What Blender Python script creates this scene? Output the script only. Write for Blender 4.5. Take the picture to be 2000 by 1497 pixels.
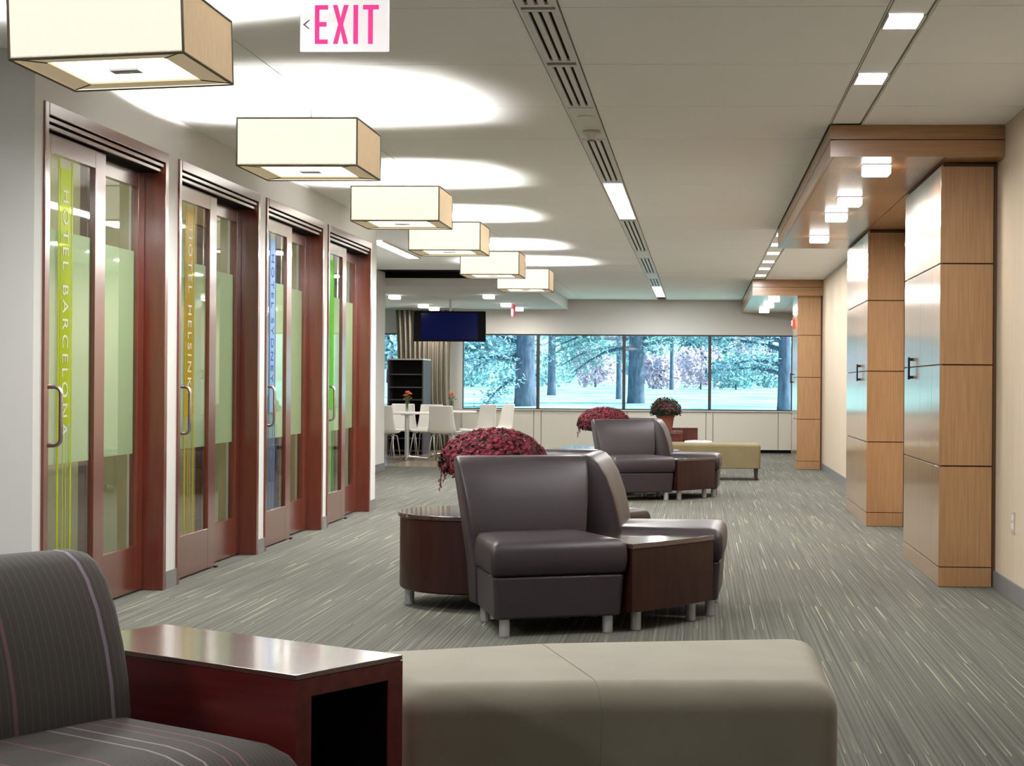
import bpy, bmesh, math, random
from mathutils import Matrix, Vector
PI = math.pi; R = math.radians
SC = bpy.context.scene; COL = SC.collection
for o in list(bpy.data.objects): bpy.data.objects.remove(o)
random.seed(7)

# ------------------------------------------------------------------ camera
cd = bpy.data.cameras.new('camera'); cam = bpy.data.objects.new('camera', cd); COL.objects.link(cam)
cd.sensor_width = 36; cd.lens = 58.68; cd.shift_x = -0.1027; cd.clip_start = .05; cd.clip_end = 600
rt = Vector((0.99878, 0.04887, 0.0070)); up = Vector((-0.00692, -0.00184, 0.99997)); fw = Vector((-0.04888, 0.99880, 0.0015))
m = Matrix.Identity(4)
for i in range(3):
    m[i][0] = rt[i]; m[i][1] = up[i]; m[i][2] = -fw[i]
m[2][3] = 1.1958
cam.matrix_world = m; SC.camera = cam

# ------------------------------------------------------------------ world, sun, exposure
SC.view_settings.view_transform = 'Standard'; SC.view_settings.look = 'None'
SC.view_settings.gamma = 1; SC.view_settings.exposure = 0.25; SC.view_settings.use_curve_mapping = False
W = bpy.data.worlds.new('sky'); SC.world = W; W.use_nodes = True
nt = W.node_tree; bg = nt.nodes['Background']
sk = nt.nodes.new('ShaderNodeTexSky'); sk.sky_type = 'HOSEK_WILKIE'; sk.turbidity = 5; sk.ground_albedo = .5
sk.sun_direction = Vector((.8, .05, .62)).normalized()
nt.links.new(sk.outputs[0], bg.inputs[0]); bg.inputs[1].default_value = 7.0
def lamp(name, kind, loc, power, color=(1, 1, 1), rot=(0, 0, 0), sx=1, sy=None, parent=None, **kw):
    l = bpy.data.lights.new(name, kind); l.energy = power; l.color = color
    if kind == 'AREA':
        l.shape = 'RECTANGLE'; l.size = sx; l.size_y = sy or sx
    for k, v in kw.items(): setattr(l, k, v)
    o = bpy.data.objects.new(name, l); COL.objects.link(o); o.location = loc; o.rotation_euler = rot
    if parent: o.parent = parent
    return o
sun = lamp('sun', 'SUN', (20, 20, 40), 8.5, (1, .97, .92), angle=R(2))
sun.rotation_euler = Vector((.8, .05, .62)).to_track_quat('Z', 'Y').to_euler()
WARM = (1.0, .985, .95)
P_PEND_DOWN, P_PEND_UP, P_STRIP, P_CENTRE, P_CANOPY, P_DINING, P_FILL = 44, 340, 27, 95, 16, 8, 9
# unseen fill lights added overhead for the foreground, without fittings
for x, y in ((-1.9, 4.0), (-.7, 4.6), (.86, 4.6), (-.7, 1.2)):
    lamp('overhead_fill', 'AREA', (x, y, 2.72), P_FILL, WARM, sx=.6)
for x, y, pw in ((-5.0, 5.6, 28), (-4.4, 1.9, 60)):  # unseen lights added at left to brighten the wall end and bench front
    lamp('side_bay_fill', 'AREA', (x, y, 2.72), pw, WARM, sx=.6)

# ------------------------------------------------------------------ materials
def mat(name, c=(.8, .8, .8), rough=.5, metal=0, spec=.5, emit=None, es=1, var=0, vscale=4, vstretch=(1, 1, 1), bump=0, bscale=80, coat=0, coat_r=.1, coat_ior=1.5, c2=None, sheen=0):
    M_ = bpy.data.materials.new(name); M_.use_nodes = True; n = M_.node_tree; b = n.nodes['Principled BSDF']
    b.inputs['Base Color'].default_value = (*c, 1); b.inputs['Roughness'].default_value = rough
    b.inputs['Metallic'].default_value = metal; b.inputs['Specular IOR Level'].default_value = spec
    b.inputs['Coat Weight'].default_value = coat; b.inputs['Coat Roughness'].default_value = coat_r; b.inputs['Coat IOR'].default_value = coat_ior
    if sheen: b.inputs['Sheen Weight'].default_value = sheen
    if emit:
        b.inputs['Emission Color'].default_value = (*emit, 1); b.inputs['Emission Strength'].default_value = es
    tc = n.nodes.new('ShaderNodeTexCoord')
    if var or c2:
        mp = n.nodes.new('ShaderNodeMapping'); mp.inputs['Scale'].default_value = vstretch
        nz = n.nodes.new('ShaderNodeTexNoise'); nz.inputs['Scale'].default_value = vscale; nz.inputs['Detail'].default_value = 5
        cr = n.nodes.new('ShaderNodeValToRGB'); cr.color_ramp.elements[0].position = .32; cr.color_ramp.elements[1].position = .68
        k = c2 or tuple(v * (1 - var) for v in c)
        cr.color_ramp.elements[0].color = (*k, 1); cr.color_ramp.elements[1].color = (*(c if c2 else tuple(min(1, v * (1 + var)) for v in c)), 1)
        n.links.new(tc.outputs['Object'], mp.inputs[0]); n.links.new(mp.outputs[0], nz.inputs[0])
        n.links.new(nz.outputs[0], cr.inputs[0]); n.links.new(cr.outputs[0], b.inputs['Base Color'])
    if bump:
        z = n.nodes.new('ShaderNodeTexNoise'); z.inputs['Scale'].default_value = bscale
        bp = n.nodes.new('ShaderNodeBump'); bp.inputs['Strength'].default_value = bump; bp.inputs['Distance'].default_value = .002
        n.links.new(tc.outputs['Object'], z.inputs[0]); n.links.new(z.outputs[0], bp.inputs['Height']); n.links.new(bp.outputs[0], b.inputs['Normal'])
    return M_
MT = {}
MT['wall'] = mat('wall_paint', (.58, .578, .56), .75, var=.02, vscale=2)
MT['wallback'] = mat('window_wall_paint', (.56, .55, .53), .7)
MT['panelback'] = mat('sill_panel_paint', (.47, .455, .405), .45)
MT['wallright'] = mat('wall_covering', (.55, .455, .345), .8, var=.04, vscale=30, vstretch=(1, 1, .05), bump=.15, bscale=300)
MT['tile'] = mat('ceiling_tile', (.86, .865, .86), .9, bump=.1, bscale=250)
MT['gap'] = mat('ceiling_joint', (.28, .26, .235), .9)
MT['black'] = mat('matte_black', (.004, .004, .005), .7, spec=.1)
MT['base'] = mat('rubber_base', (.16, .16, .16), .6)
MT['whitemetal'] = mat('white_painted_metal', (.62, .60, .55), .45)
MT['cherry'] = mat('cherry_veneer', (.120, .021, .011), .26, spec=.5, var=.12, vscale=5, vstretch=(6, 6, .5), coat=1, coat_r=.16, coat_ior=1.65)
MT['cherryH'] = mat('cherry_veneer_lengthwise', (.085, .013, .009), .24, spec=.5, var=.3, vscale=5, vstretch=(.6, 6, 6), coat=.7, coat_r=.15)
MT['cherryY'] = mat('cherry_veneer_depthwise', (.15, .016, .015), .26, spec=.5, var=.2, vscale=5, vstretch=(6, .5, 6), coat=.3, coat_r=.15)
MT['walnut'] = mat('dark_cherry_veneer', (.026, .007, .0045), .4, spec=.25, var=.35, vscale=6, vstretch=(5, 5, .6), coat=.12, coat_r=.15)
MT['ring'] = mat('bamboo_veneer', (.355, .190, .082), .32, var=.16, vscale=9, vstretch=(11, 11, .35), coat=1, coat_r=.13)
MT['ringH'] = mat('bamboo_veneer_lengthwise', (.335, .175, .076), .34, var=.14, vscale=9, vstretch=(.35, 11, 11), coat=.4, coat_r=.2)
MT['woodcore'] = mat('bamboo_core_edge', (.10, .042, .014), .5)
MT['leather'] = mat('aubergine_leather', (.028, .020, .026), .42, spec=.5, bump=.25, bscale=260, var=.08, vscale=3)
MT['chrome'] = mat('brushed_steel', (.55, .55, .57), .3, 1)
MT['satin'] = mat('satin_aluminium', (.42, .42, .44), .45, .6)
MT['bronze'] = mat('dark_pull_metal', (.03, .03, .035), .35, .8)
MT['bench'] = mat('taupe_bench_upholstery', (.36, .33, .265), .8, var=.06, vscale=6, bump=.2, bscale=400, sheen=.15)
MT['bench2'] = mat('olive_bench_upholstery', (.175, .140, .066), .75, var=.06, vscale=6, bump=.2, bscale=400)
MT['darkleg'] = mat('espresso_wood', (.035, .014, .010), .35)
MT['terra'] = mat('terracotta', (.15, .038, .018), .7, var=.15, vscale=8)
MT['white'] = mat('white_plastic', (.78, .77, .74), .35)
MT['paper'] = mat('white_paper', (.85, .85, .84), .7)
MT['curtain'] = mat('grey_olive_drapery', (.21, .188, .148), .85, var=.1, vscale=30, vstretch=(1, 1, .1))
MT['shelfblack'] = mat('black_laminate', (.008, .008, .008), .6, spec=.15)
MT['shelfside'] = mat('charcoal_laminate', (.075, .075, .085), .6, spec=.2)
MT['diningfloor'] = mat('tan_vinyl_floor', (.26, .215, .15), .22, var=.12, vscale=3)
MT['edge'] = mat('shade_piping', (.10, .085, .055), .7)
MT['bulbwhite'] = mat('lit_diffuser', (.9, .9, .88), .5, emit=(1, .97, .92), es=2.4)
MT['panel_lit'] = mat('lit_downlight_glass', (.9, .9, .9), .4, emit=(1, .97, .93), es=5.0)
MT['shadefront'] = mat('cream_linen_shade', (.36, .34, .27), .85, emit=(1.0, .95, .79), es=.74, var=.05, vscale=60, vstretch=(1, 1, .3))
MT['shadeside'] = mat('dim_linen_shade', (.55, .42, .26), .85, emit=(1.0, .76, .48), es=.22, var=.06, vscale=60, vstretch=(1, 1, .3))  # same shade linen, darker tone and weaker glow painted for the dimmer sides
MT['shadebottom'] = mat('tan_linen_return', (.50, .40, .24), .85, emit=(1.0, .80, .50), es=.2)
MT['screen'] = mat('screen_glass', (.002, .002, .01), .15, emit=(.002, .010, .12), es=.22, spec=.15)
MT['redplastic'] = mat('red_plastic', (.6, .03, .05), .4, emit=(1, .05, .12), es=.15)
MT['redmatte'] = mat('red_enamel', (.45, .02, .02), .5)
MT['officewall'] = mat('office_olive_paint', (.36, .33, .20), .8)
MT['leaf'] = mat('mum_leaf', (.010, .018, .010), .7, spec=.2)
MT['petal'] = mat('mum_petal', (.150, .005, .022), .6, spec=.25, c2=(.085, .003, .013), vscale=40)
MT['petal2'] = mat('mum_petal_bright', (.27, .014, .042), .55, spec=.3)
MT['petaldark'] = mat('mum_petal_dark', (.10, .006, .012), .6)
MT['rose'] = mat('orange_petal', (.72, .13, .05), .6)
MT['stem'] = mat('flower_stem', (.10, .14, .03), .6)
MT['lawn'] = mat('lawn', (.22, .56, .46), .9, c2=(.70, .80, .72), vscale=.6)  # blue cast of the daylight mixed into the grass colour
MT['bark'] = mat('hazed_pine_bark', (.13, .14, .20), .9, var=.35, vscale=5, vstretch=(3, 3, .7), bump=.6, bscale=18)  # blue of the hazy daylight put into the bark colour
MT['needle'] = mat('hazed_pine_needles', (.26, .42, .40), .8, var=.35, vscale=1.2)  # needles lightened to paint in the outdoor haze
MT['needle2'] = mat('hazed_blue_green_needles', (.34, .50, .54), .8, var=.3, vscale=1.2)  # paler and bluer needles, outdoor haze put into their colour
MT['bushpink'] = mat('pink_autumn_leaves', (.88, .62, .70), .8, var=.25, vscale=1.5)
MT['bushgreen'] = mat('hazed_shrub_leaves', (.38, .55, .56), .8, var=.3, vscale=1.5)  # shrub colour paled to carry the haze
MT['woods'] = mat('hazed_tree_leaves', (.55, .66, .70), .85, var=.3, vscale=.8)  # distance haze put into the leaf colour
MT['pinkletter'] = mat('exit_letters', (.70, .03, .20), .5, emit=(1.0, .06, .34), es=.6)
MT['exitgrey'] = mat('exit_chevron', (.45, .36, .42), .6)

def transp(name, tint, gloss=.1, fres=True, diff=None, dmix=0, rough=.02, glow=None):
    M_ = bpy.data.materials.new(name); M_.use_nodes = True; n = M_.node_tree; n.nodes.clear()
    out = n.nodes.new('ShaderNodeOutputMaterial'); t = n.nodes.new('ShaderNodeBsdfTransparent'); t.inputs[0].default_value = (*tint, 1)
    base = t.outputs[0]
    if diff:
        d = n.nodes.new('ShaderNodeBsdfDiffuse'); d.inputs[0].default_value = (*diff, 1)
        l = n.nodes.new('ShaderNodeBsdfTranslucent'); l.inputs[0].default_value = (*diff, 1)
        a = n.nodes.new('ShaderNodeMixShader'); a.inputs[0].default_value = .4
        n.links.new(d.outputs[0], a.inputs[1]); n.links.new(l.outputs[0], a.inputs[2])
        s = n.nodes.new('ShaderNodeMixShader'); s.inputs[0].default_value = dmix
        n.links.new(base, s.inputs[1]); n.links.new(a.outputs[0], s.inputs[2]); base = s.outputs[0]
    g = n.nodes.new('ShaderNodeBsdfGlossy'); g.inputs['Roughness'].default_value = rough
    mx = n.nodes.new('ShaderNodeMixShader')
    if fres:
        f = n.nodes.new('ShaderNodeFresnel'); f.inputs[0].default_value = gloss
        ge = n.nodes.new('ShaderNodeNewGeometry'); ml = n.nodes.new('ShaderNodeMath'); ml.operation = 'SUBTRACT'; ml.use_clamp = True
        n.links.new(f.outputs[0], ml.inputs[0]); n.links.new(ge.outputs['Backfacing'], ml.inputs[1]); n.links.new(ml.outputs[0], mx.inputs[0])
    else: mx.inputs[0].default_value = gloss
    n.links.new(base, mx.inputs[1]); n.links.new(g.outputs[0], mx.inputs[2]); last = mx.outputs[0]
    if glow:
        e = n.nodes.new('ShaderNodeEmission'); e.inputs[0].default_value = (*glow[0], 1); e.inputs[1].default_value = glow[1]
        ad = n.nodes.new('ShaderNodeAddShader'); n.links.new(last, ad.inputs[0]); n.links.new(e.outputs[0], ad.inputs[1]); last = ad.outputs[0]
    n.links.new(last, out.inputs[0]); return M_
MT['glass'] = transp('door_glass', (.90, .95, .88), 2.1)
MT['winglass'] = transp('daylight_tint_glass', (.78, .96, 1.0), 1.3)  # blue cast of the daylight put into the pane tint
MT['clear'] = transp('clear_vase_glass', (.9, .93, .92), 1.45)
MT['film'] = transp('frosted_film', (.75, .85, .72), .04, False, (.66, .71, .59), .80, .3)
MT['acrylic'] = transp('edge_lit_acrylic', (.92, .92, .92), .08, False, (.9, .9, .9), .45, .1, ((1, .97, .98), .30))
for nm, c in (('lime', (.55, .62, .02)), ('amber', (.58, .44, .01)), ('blue', (.05, .16, .55)), ('green', (.16, .55, .03))):
    MT['band_' + nm] = transp('band_' + nm, tuple(min(1, v * 1.4 + .1) for v in c), .04, False, (.46, .62, .62) if nm == 'blue' else c, .55, .3)
    MT['line_' + nm] = transp('line_' + nm, c, .04, False, c, .75, .3)
MT['letter'] = mat('frosted_letter', (.50, .49, .40), .5)
MT['letterblue'] = mat('blue_letter', (.015, .06, .34), .7, spec=.1)

def carpet():
    M_ = bpy.data.materials.new('striped_carpet'); M_.use_nodes = True; n = M_.node_tree; L = n.links; b = n.nodes['Principled BSDF']
    b.inputs['Roughness'].default_value = .95; b.inputs['Specular IOR Level'].default_value = .15
    tc = n.nodes.new('ShaderNodeTexCoord'); sp = n.nodes.new('ShaderNodeSeparateXYZ'); L.new(tc.outputs['Object'], sp.inputs[0])
    def mth(op, a, bb=None):
        k = n.nodes.new('ShaderNodeMath'); k.operation = op
        for i, v in enumerate((a, bb)):
            if v is None: continue
            if isinstance(v, (int, float)): k.inputs[i].default_value = v
            else: L.new(v, k.inputs[i])
        return k.outputs[0]
    row = mth('FLOOR', mth('DIVIDE', sp.outputs[1], .914))
    xo = mth('ADD', sp.outputs[0], mth('MULTIPLY', row, 3.7))
    def streak(sx, sy, lo, hi, off):
        cb = n.nodes.new('ShaderNodeCombineXYZ'); L.new(mth('MULTIPLY', xo, sx), cb.inputs[0]); L.new(mth('MULTIPLY', sp.outputs[1], sy), cb.inputs[1]); cb.inputs[2].default_value = off
        z = n.nodes.new('ShaderNodeTexNoise'); z.inputs['Scale'].default_value = 1; z.inputs['Detail'].default_value = 1
        L.new(cb.outputs[0], z.inputs[0])
        r = n.nodes.new('ShaderNodeMapRange'); r.inputs[1].default_value = lo; r.inputs[2].default_value = hi; L.new(z.outputs[0], r.inputs[0]); return r.outputs[0]
    def mix(a, c, f):
        k = n.nodes.new('ShaderNodeMix'); k.data_type = 'RGBA'; L.new(f, k.inputs[0])
        if isinstance(a, tuple): k.inputs[6].default_value = (*a, 1)
        else: L.new(a, k.inputs[6])
        k.inputs[7].default_value = (*c, 1); return k.outputs[2]
    xo = sp.outputs[0]
    c = mix((.103, .104, .090), (.143, .145, .127), streak(85, .3, .36, .64, 0))
    wv = mth('MULTIPLY', mth('GREATER_THAN', mth('SINE', mth('MULTIPLY', sp.outputs[0], 2 * PI / .0215)), .45), .42)
    c = mix(c, (.072, .072, .062), wv)
    c = mix(c, (.078, .078, .067), streak(100, .45, .56, .68, 9))
    xo = mth('ADD', sp.outputs[0], mth('MULTIPLY', row, 3.7))
    c = mix(c, (.31, .31, .235), streak(95, .5, .65, .71, 21))
    L.new(c, b.inputs['Base Color'])
    z = n.nodes.new('ShaderNodeTexNoise'); z.inputs['Scale'].default_value = 350; bp = n.nodes.new('ShaderNodeBump'); bp.inputs['Strength'].default_value = .4; bp.inputs['Distance'].default_value = .003
    L.new(tc.outputs['Object'], z.inputs[0]); L.new(z.outputs[0], bp.inputs['Height']); L.new(bp.outputs[0], b.inputs['Normal'])
    return M_
MT['carpet'] = carpet()

def stripes(name, lines, fine):
    """charcoal upholstery, stripes run along local y/z, placed by local x; lines = [(x, halfwidth, colour)]"""
    M_ = bpy.data.materials.new(name); M_.use_nodes = True; n = M_.node_tree; L = n.links; b = n.nodes['Principled BSDF']
    b.inputs['Roughness'].default_value = .8; b.inputs['Specular IOR Level'].default_value = .25
    tc = n.nodes.new('ShaderNodeTexCoord'); sp = n.nodes.new('ShaderNodeSeparateXYZ'); L.new(tc.outputs['Object'], sp.inputs[0])
    def mth(op, a, bb=None):
        k = n.nodes.new('ShaderNodeMath'); k.operation = op
        for i, v in enumerate((a, bb)):
            if v is None: continue
            if isinstance(v, (int, float)): k.inputs[i].default_value = v
            else: L.new(v, k.inputs[i])
        return k.outputs[0]
    fr = mth('FRACT', mth('DIVIDE', sp.outputs[0], fine)); f = mth('LESS_THAN', fr, .16)
    k = n.nodes.new('ShaderNodeMix'); k.data_type = 'RGBA'; L.new(f, k.inputs[0]); k.inputs[6].default_value = (.112, .102, .096, 1); k.inputs[7].default_value = (.150, .130, .138, 1)
    cur = k.outputs[2]
    for x, w, c in lines:
        f = mth('LESS_THAN', mth('ABSOLUTE', mth('SUBTRACT', sp.outputs[0], x)), w)
        k = n.nodes.new('ShaderNodeMix'); k.data_type = 'RGBA'; L.new(f, k.inputs[0]); L.new(cur, k.inputs[6]); k.inputs[7].default_value = (*c, 1); cur = k.outputs[2]
    L.new(cur, b.inputs['Base Color']); return M_

# ------------------------------------------------------------------ mesh helpers
class MB:
    def __init__(s): s.v = []; s.f = []
    def add(s, vs, fs):
        k = len(s.v); s.v += [tuple(v) for v in vs]; s.f += [tuple(i + k for i in f) for f in fs]; return s
    def box(s, x0, x1, y0, y1, z0, z1):
        return s.add([(x0, y0, z0), (x1, y0, z0), (x1, y1, z0), (x0, y1, z0), (x0, y0, z1), (x1, y0, z1), (x1, y1, z1), (x0, y1, z1)],
                     [(3, 2, 1, 0), (4, 5, 6, 7), (0, 1, 5, 4), (1, 2, 6, 5), (2, 3, 7, 6), (3, 0, 4, 7)])
    def prism(s, poly, z0, z1, top=None):
        n = len(poly); t = top or poly
        return s.add([(x, y, z0) for x, y in poly] + [(x, y, z1) for x, y in t],
                     [tuple(range(n - 1, -1, -1)), tuple(range(n, 2 * n))] + [(i, (i + 1) % n, (i + 1) % n + n, i + n) for i in range(n)])
    def tube(s, pts, r, n=8, r2=None):
        pts = [Vector(p) for p in pts]; k = len(pts); vs = []; fs = []
        prev = None
        for i, p in enumerate(pts):
            d = (pts[min(i + 1, k - 1)] - pts[max(i - 1, 0)]).normalized()
            if prev is None:
                a = d.orthogonal().normalized()
            else:
                a = (prev - d * prev.dot(d)).normalized()
            prev = a; b = d.cross(a); rr = r + ((r2 if r2 is not None else r) - r) * i / max(1, k - 1)
            vs += [p + (a * math.cos(2 * PI * j / n) + b * math.sin(2 * PI * j / n)) * rr for j in range(n)]
        for i in range(k - 1):
            for j in range(n): fs.append((i * n + j, i * n + (j + 1) % n, (i + 1) * n + (j + 1) % n, (i + 1) * n + j))
        fs += [tuple(range(n - 1, -1, -1)), tuple(range((k - 1) * n, k * n))]
        return s.add(vs, fs)
    def lathe(s, prof, n=24, c=(0, 0, 0)):
        vs = []; fs = []; k = len(prof)
        for r, z in prof: vs += [(c[0] + r * math.cos(2 * PI * j / n), c[1] + r * math.sin(2 * PI * j / n), c[2] + z) for j in range(n)]
        for i in range(k - 1):
            for j in range(n): fs.append((i * n + j, i * n + (j + 1) % n, (i + 1) * n + (j + 1) % n, (i + 1) * n + j))
        fs += [tuple(range(n - 1, -1, -1)), tuple(range((k - 1) * n, k * n))]
        return s.add(vs, fs)
    def grid(s, rows, closed=False):
        k = len(rows); n = len(rows[0]); vs = [p for r in rows for p in r]; fs = []
        for i in range(k - 1):
            for j in range(n if closed else n - 1): fs.append((i * n + j, i * n + (j + 1) % n, (i + 1) * n + (j + 1) % n, (i + 1) * n + j))
        return s.add(vs, fs)
    def build(s, name, m, parent=None, loc=(0, 0, 0), smooth=False, bevel=0, seg=2, world=False, fix=False, rz=0):
        me = bpy.data.meshes.new(name); vs = s.v
        if world and parent: p = parent.location; vs = [(x - p.x, y - p.y, z - p.z) for x, y, z in vs]
        me.from_pydata(vs, [], s.f); me.update()
        if fix:
            bm = bmesh.new(); bm.from_mesh(me); bmesh.ops.recalc_face_normals(bm, faces=bm.faces); bm.to_mesh(me); bm.free()
        for q in (m if isinstance(m, (list, tuple)) else [m]): me.materials.append(MT[q] if isinstance(q, str) else q)
        o = bpy.data.objects.new(name, me); COL.objects.link(o); o.location = loc; o.rotation_euler.z = rz
        if parent: o.parent = parent
        if smooth or bevel: me.polygons.foreach_set('use_smooth', [True] * len(me.polygons))
        if bevel:
            md = o.modifiers.new('bevel', 'BEVEL'); md.width = bevel; md.segments = seg; md.limit_method = 'ANGLE'; md.angle_limit = R(35); md.harden_normals = True
        return o
def tag(o, label=None, cat=None, group=None, kind=None):
    for k, v in (('label', label), ('category', cat), ('group', group), ('kind', kind)):
        if v: o[k] = v
    return o
def thing(name, label, cat, loc=(0, 0, 0), rz=0, group=None, kind=None):
    o = bpy.data.objects.new(name, None); COL.objects.link(o); o.empty_display_size = .1
    o.location = loc; o.rotation_euler.z = rz; return tag(o, label, cat, group, kind)
def dup(o, loc=None, rz=None, label=None, parent=None):
    c = o.copy(); COL.objects.link(c)
    if loc is not None: c.location = loc
    if rz is not None: c.rotation_euler.z = rz
    if label: c['label'] = label
    if parent: c.parent = parent
    for ch in list(o.children): dup(ch, parent=c)
    return c
def struct(name, mb, m, label=None, **k):
    return tag(mb.build(name, m, **k), label, None, None, 'structure')
B = lambda *a: MB().box(*a)

# ------------------------------------------------------------------ setting: floor, walls, ceiling
XL, XR, H = -3.077, 1.782, 2.74
struct('floor', B(-6.6, 1.9, -4, 30.1, -.1, 0), 'carpet', 'grey green carpet with thin pale yellow broken stripes')
struct('floor', B(-6.5, -2.6, 24.0, 29.9, 0, .004), 'diningfloor', 'shiny tan vinyl floor under the white dining chairs')
wl = MB().box(-3.30, XL, 7.58, 15.78, 2.515, H)
Y0 = [7.68, 9.705, 11.70, 13.68]; DW = 1.825
ed = [7.58] + [y + d for y in Y0 for d in (0, DW)] + [15.78]
for a, b in zip(ed[0::2], ed[1::2]): wl.box(-3.30, XL, a, b, 0, 2.515)
wl.box(-6.5, -3.30, 7.58, 7.68, 0, H).box(-6.5, -3.30, 15.68, 15.78, 0, H)
struct('wall_left', wl, 'wall', 'off white wall with four cherry framed sliding doors')
ob = MB().box(-5.75, -5.65, 7.68, 15.68, 0, H)
for y in (9.56, 11.57, 13.56): ob.box(-5.65, -3.30, y, y + .1, 0, H)
struct('wall_office', ob, 'officewall', 'olive walls of the small rooms behind the glass doors')
struct('wall_left', B(-6.5, -4.36, 15.78, 23.0, 0, H), 'wall', 'white wall pier with light switch before the dining area')
struct('wall_side', B(-6.6, -6.5, -4, 30, 0, H), 'wall')
struct('wall_right', B(XR, 1.9, -4, 30, 0, H), 'wallright', 'beige covered right wall')
struct('wall_front', B(-6.6, 1.9, -4.1, -4, 0, H), 'wall')
bk = MB().box(-6.6, 1.9, 30, 30.15, 2.115, 2.9).box(-6.6, 1.9, 30, 30.15, -.1, .75).box(1.67, 1.9, 30, 30.15, .75, 2.115).box(-4.75, -4.27, 30, 30.15, .75, 2.115).box(-6.6, -6.0, 30, 30.15, .75, 2.115)
wb = struct('wall_back', bk, 'wallback', 'pale wall around the row of windows')
for a, b in ((-4.27, -2.97), (-2.965, -2.835), (-2.83, -1.42), (-1.415, -1.285), (-1.28, .13), (.135, .255), (.26, 1.42), (1.425, 1.66)):
    B(a + .004, b - .004, 29.96, 30.0, .06, .735).build('panel', 'panelback', wb)
B(-4.27, 1.66, 29.985, 30.0, 0, .058).build('toe_kick', 'black', wb)
B(-4.29, 1.69, 29.93, 30.0, .738, .755).build('sill', 'panelback', wb)
WX = [-4.275, -2.903, -1.35, .193, 1.672]
MT['mullion'] = mat('bronze_mullion', (.045, .04, .045), .45, .3)
for i in range(4):
    a, b = WX[i], WX[i + 1]
    w = tag(thing('window_%d' % (i + 1), ['leftmost window pane with a thick pine trunk outside', 'second window pane showing drooping pine branches', 'third window pane with a dark trunk at its left', 'rightmost window pane by the wooden column'][i], None, ((a + b) / 2, 30.07, .75)), kind='structure')
    B(a + .02, b - .02, 30.06, 30.068, .77, 2.10).build('pane', 'winglass', w, world=True)
    f = MB().box(a - .012, b - .0, 30.03, 30.10, .75, .775).box(a, b, 30.03, 30.10, 2.09, 2.115)
    f.box(a - .028 if i else a, a + .028 if i else a + .02, 30.02, 30.10, .775, 2.09)
    if i == 3: f.box(b - .02, b, 30.02, 30.10, .775, 2.09)
    f.build('window_frame', 'mullion', w, world=True)
w = thing('window_5', 'narrow window behind the black bookcase', None, (-5.3, 30.07, .75), kind='structure')
B(-5.98, -4.77, 30.06, 30.068, .77, 2.10).build('pane', 'winglass', w, world=True)
MB().box(-6.0, -4.75, 30.03, 30.1, .75, .775).box(-6.0, -4.75, 30.03, 30.1, 2.09, 2.115).box(-6, -5.975, 30.03, 30.1, .775, 2.09).box(-4.775, -4.75, 30.03, 30.1, .775, 2.09).build('window_frame', 'mullion', w, world=True)

# ceiling: slab with individual panels hung below it
cl = MB().box(-6.6, 1.9, -4, 30.1, 2.765, 2.87)
ce = struct('ceiling', cl, 'gap', 'off white panel ceiling with recessed strips')
rows = [-4 + .03] + [1.97 + 1.2075 * k for k in range(24)]
rows = [y for y in rows if y < 29.9] + [29.98]
tcache = {}
def ctile(x0, x1, y0, y1):
    g = .0035; k = (round(x1 - x0, 3), round(y1 - y0, 3)); cx, cy = (x0 + x1) / 2, (y0 + y1) / 2
    if k in tcache:
        o = tcache[k].copy(); COL.objects.link(o); o.location = (cx, cy, 0)
    else:
        hx, hy = (x1 - x0) / 2 - g, (y1 - y0) / 2 - g
        o = B(-hx, hx, -hy, hy, H, 2.762).build('tile', 'tile', ce, (cx, cy, 0)); tcache[k] = o
for a, b in zip(rows, rows[1:]):
    xs = [(-6.5, -4.6), (-4.6, -2.1), (-2.1, -.755), (-.58, .757), (.947, XR)]
    for x0, x1 in xs:
        y0, y1 = a, b
        if x1 < -2 and y0 > 22.9: continue
        if x1 < -2 and y1 > 22.35: y1 = 22.35
        if x1 < -2.0 and y1 - y0 < .05: continue
        if x0 > .9 and y1 > 24.15 and y0 < 24.15: y1 = 24.15
        ctile(x0, x1, y0, y1)
ctile(-2.36, -2.1, 22.35, 29.98)
struct('trim_1', B(-4.36, -2.37, 22.36, 22.99, 2.752, 2.764), 'black', 'black recess above the dining area bulkhead')
so = struct('soffit', MB().box(-6.5, -2.36, 23.0, 30, 2.555, 2.668).box(-6.5, -2.36, 23.02, 30, 2.668, 2.76), 'wall', 'lowered white bulkhead over the dining area')
B(-4.36, -2.38, 22.985, 23.018, 2.668, 2.752).build('dark_slot', 'black', so)
struct('baseboard_right', B(XR - .012, XR, -4, 24.15, 0, .10), 'base')
struct('baseboard_left', MB().box(-4.36, -4.348, 15.79, 23.0, 0, .10), 'base')
bl = MB()
for a, b in zip(ed[2::2], ed[3::2]): bl.box(XL, XL + .010, a, b, 0, .10)
struct('baseboard_left', bl, 'base')

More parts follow.
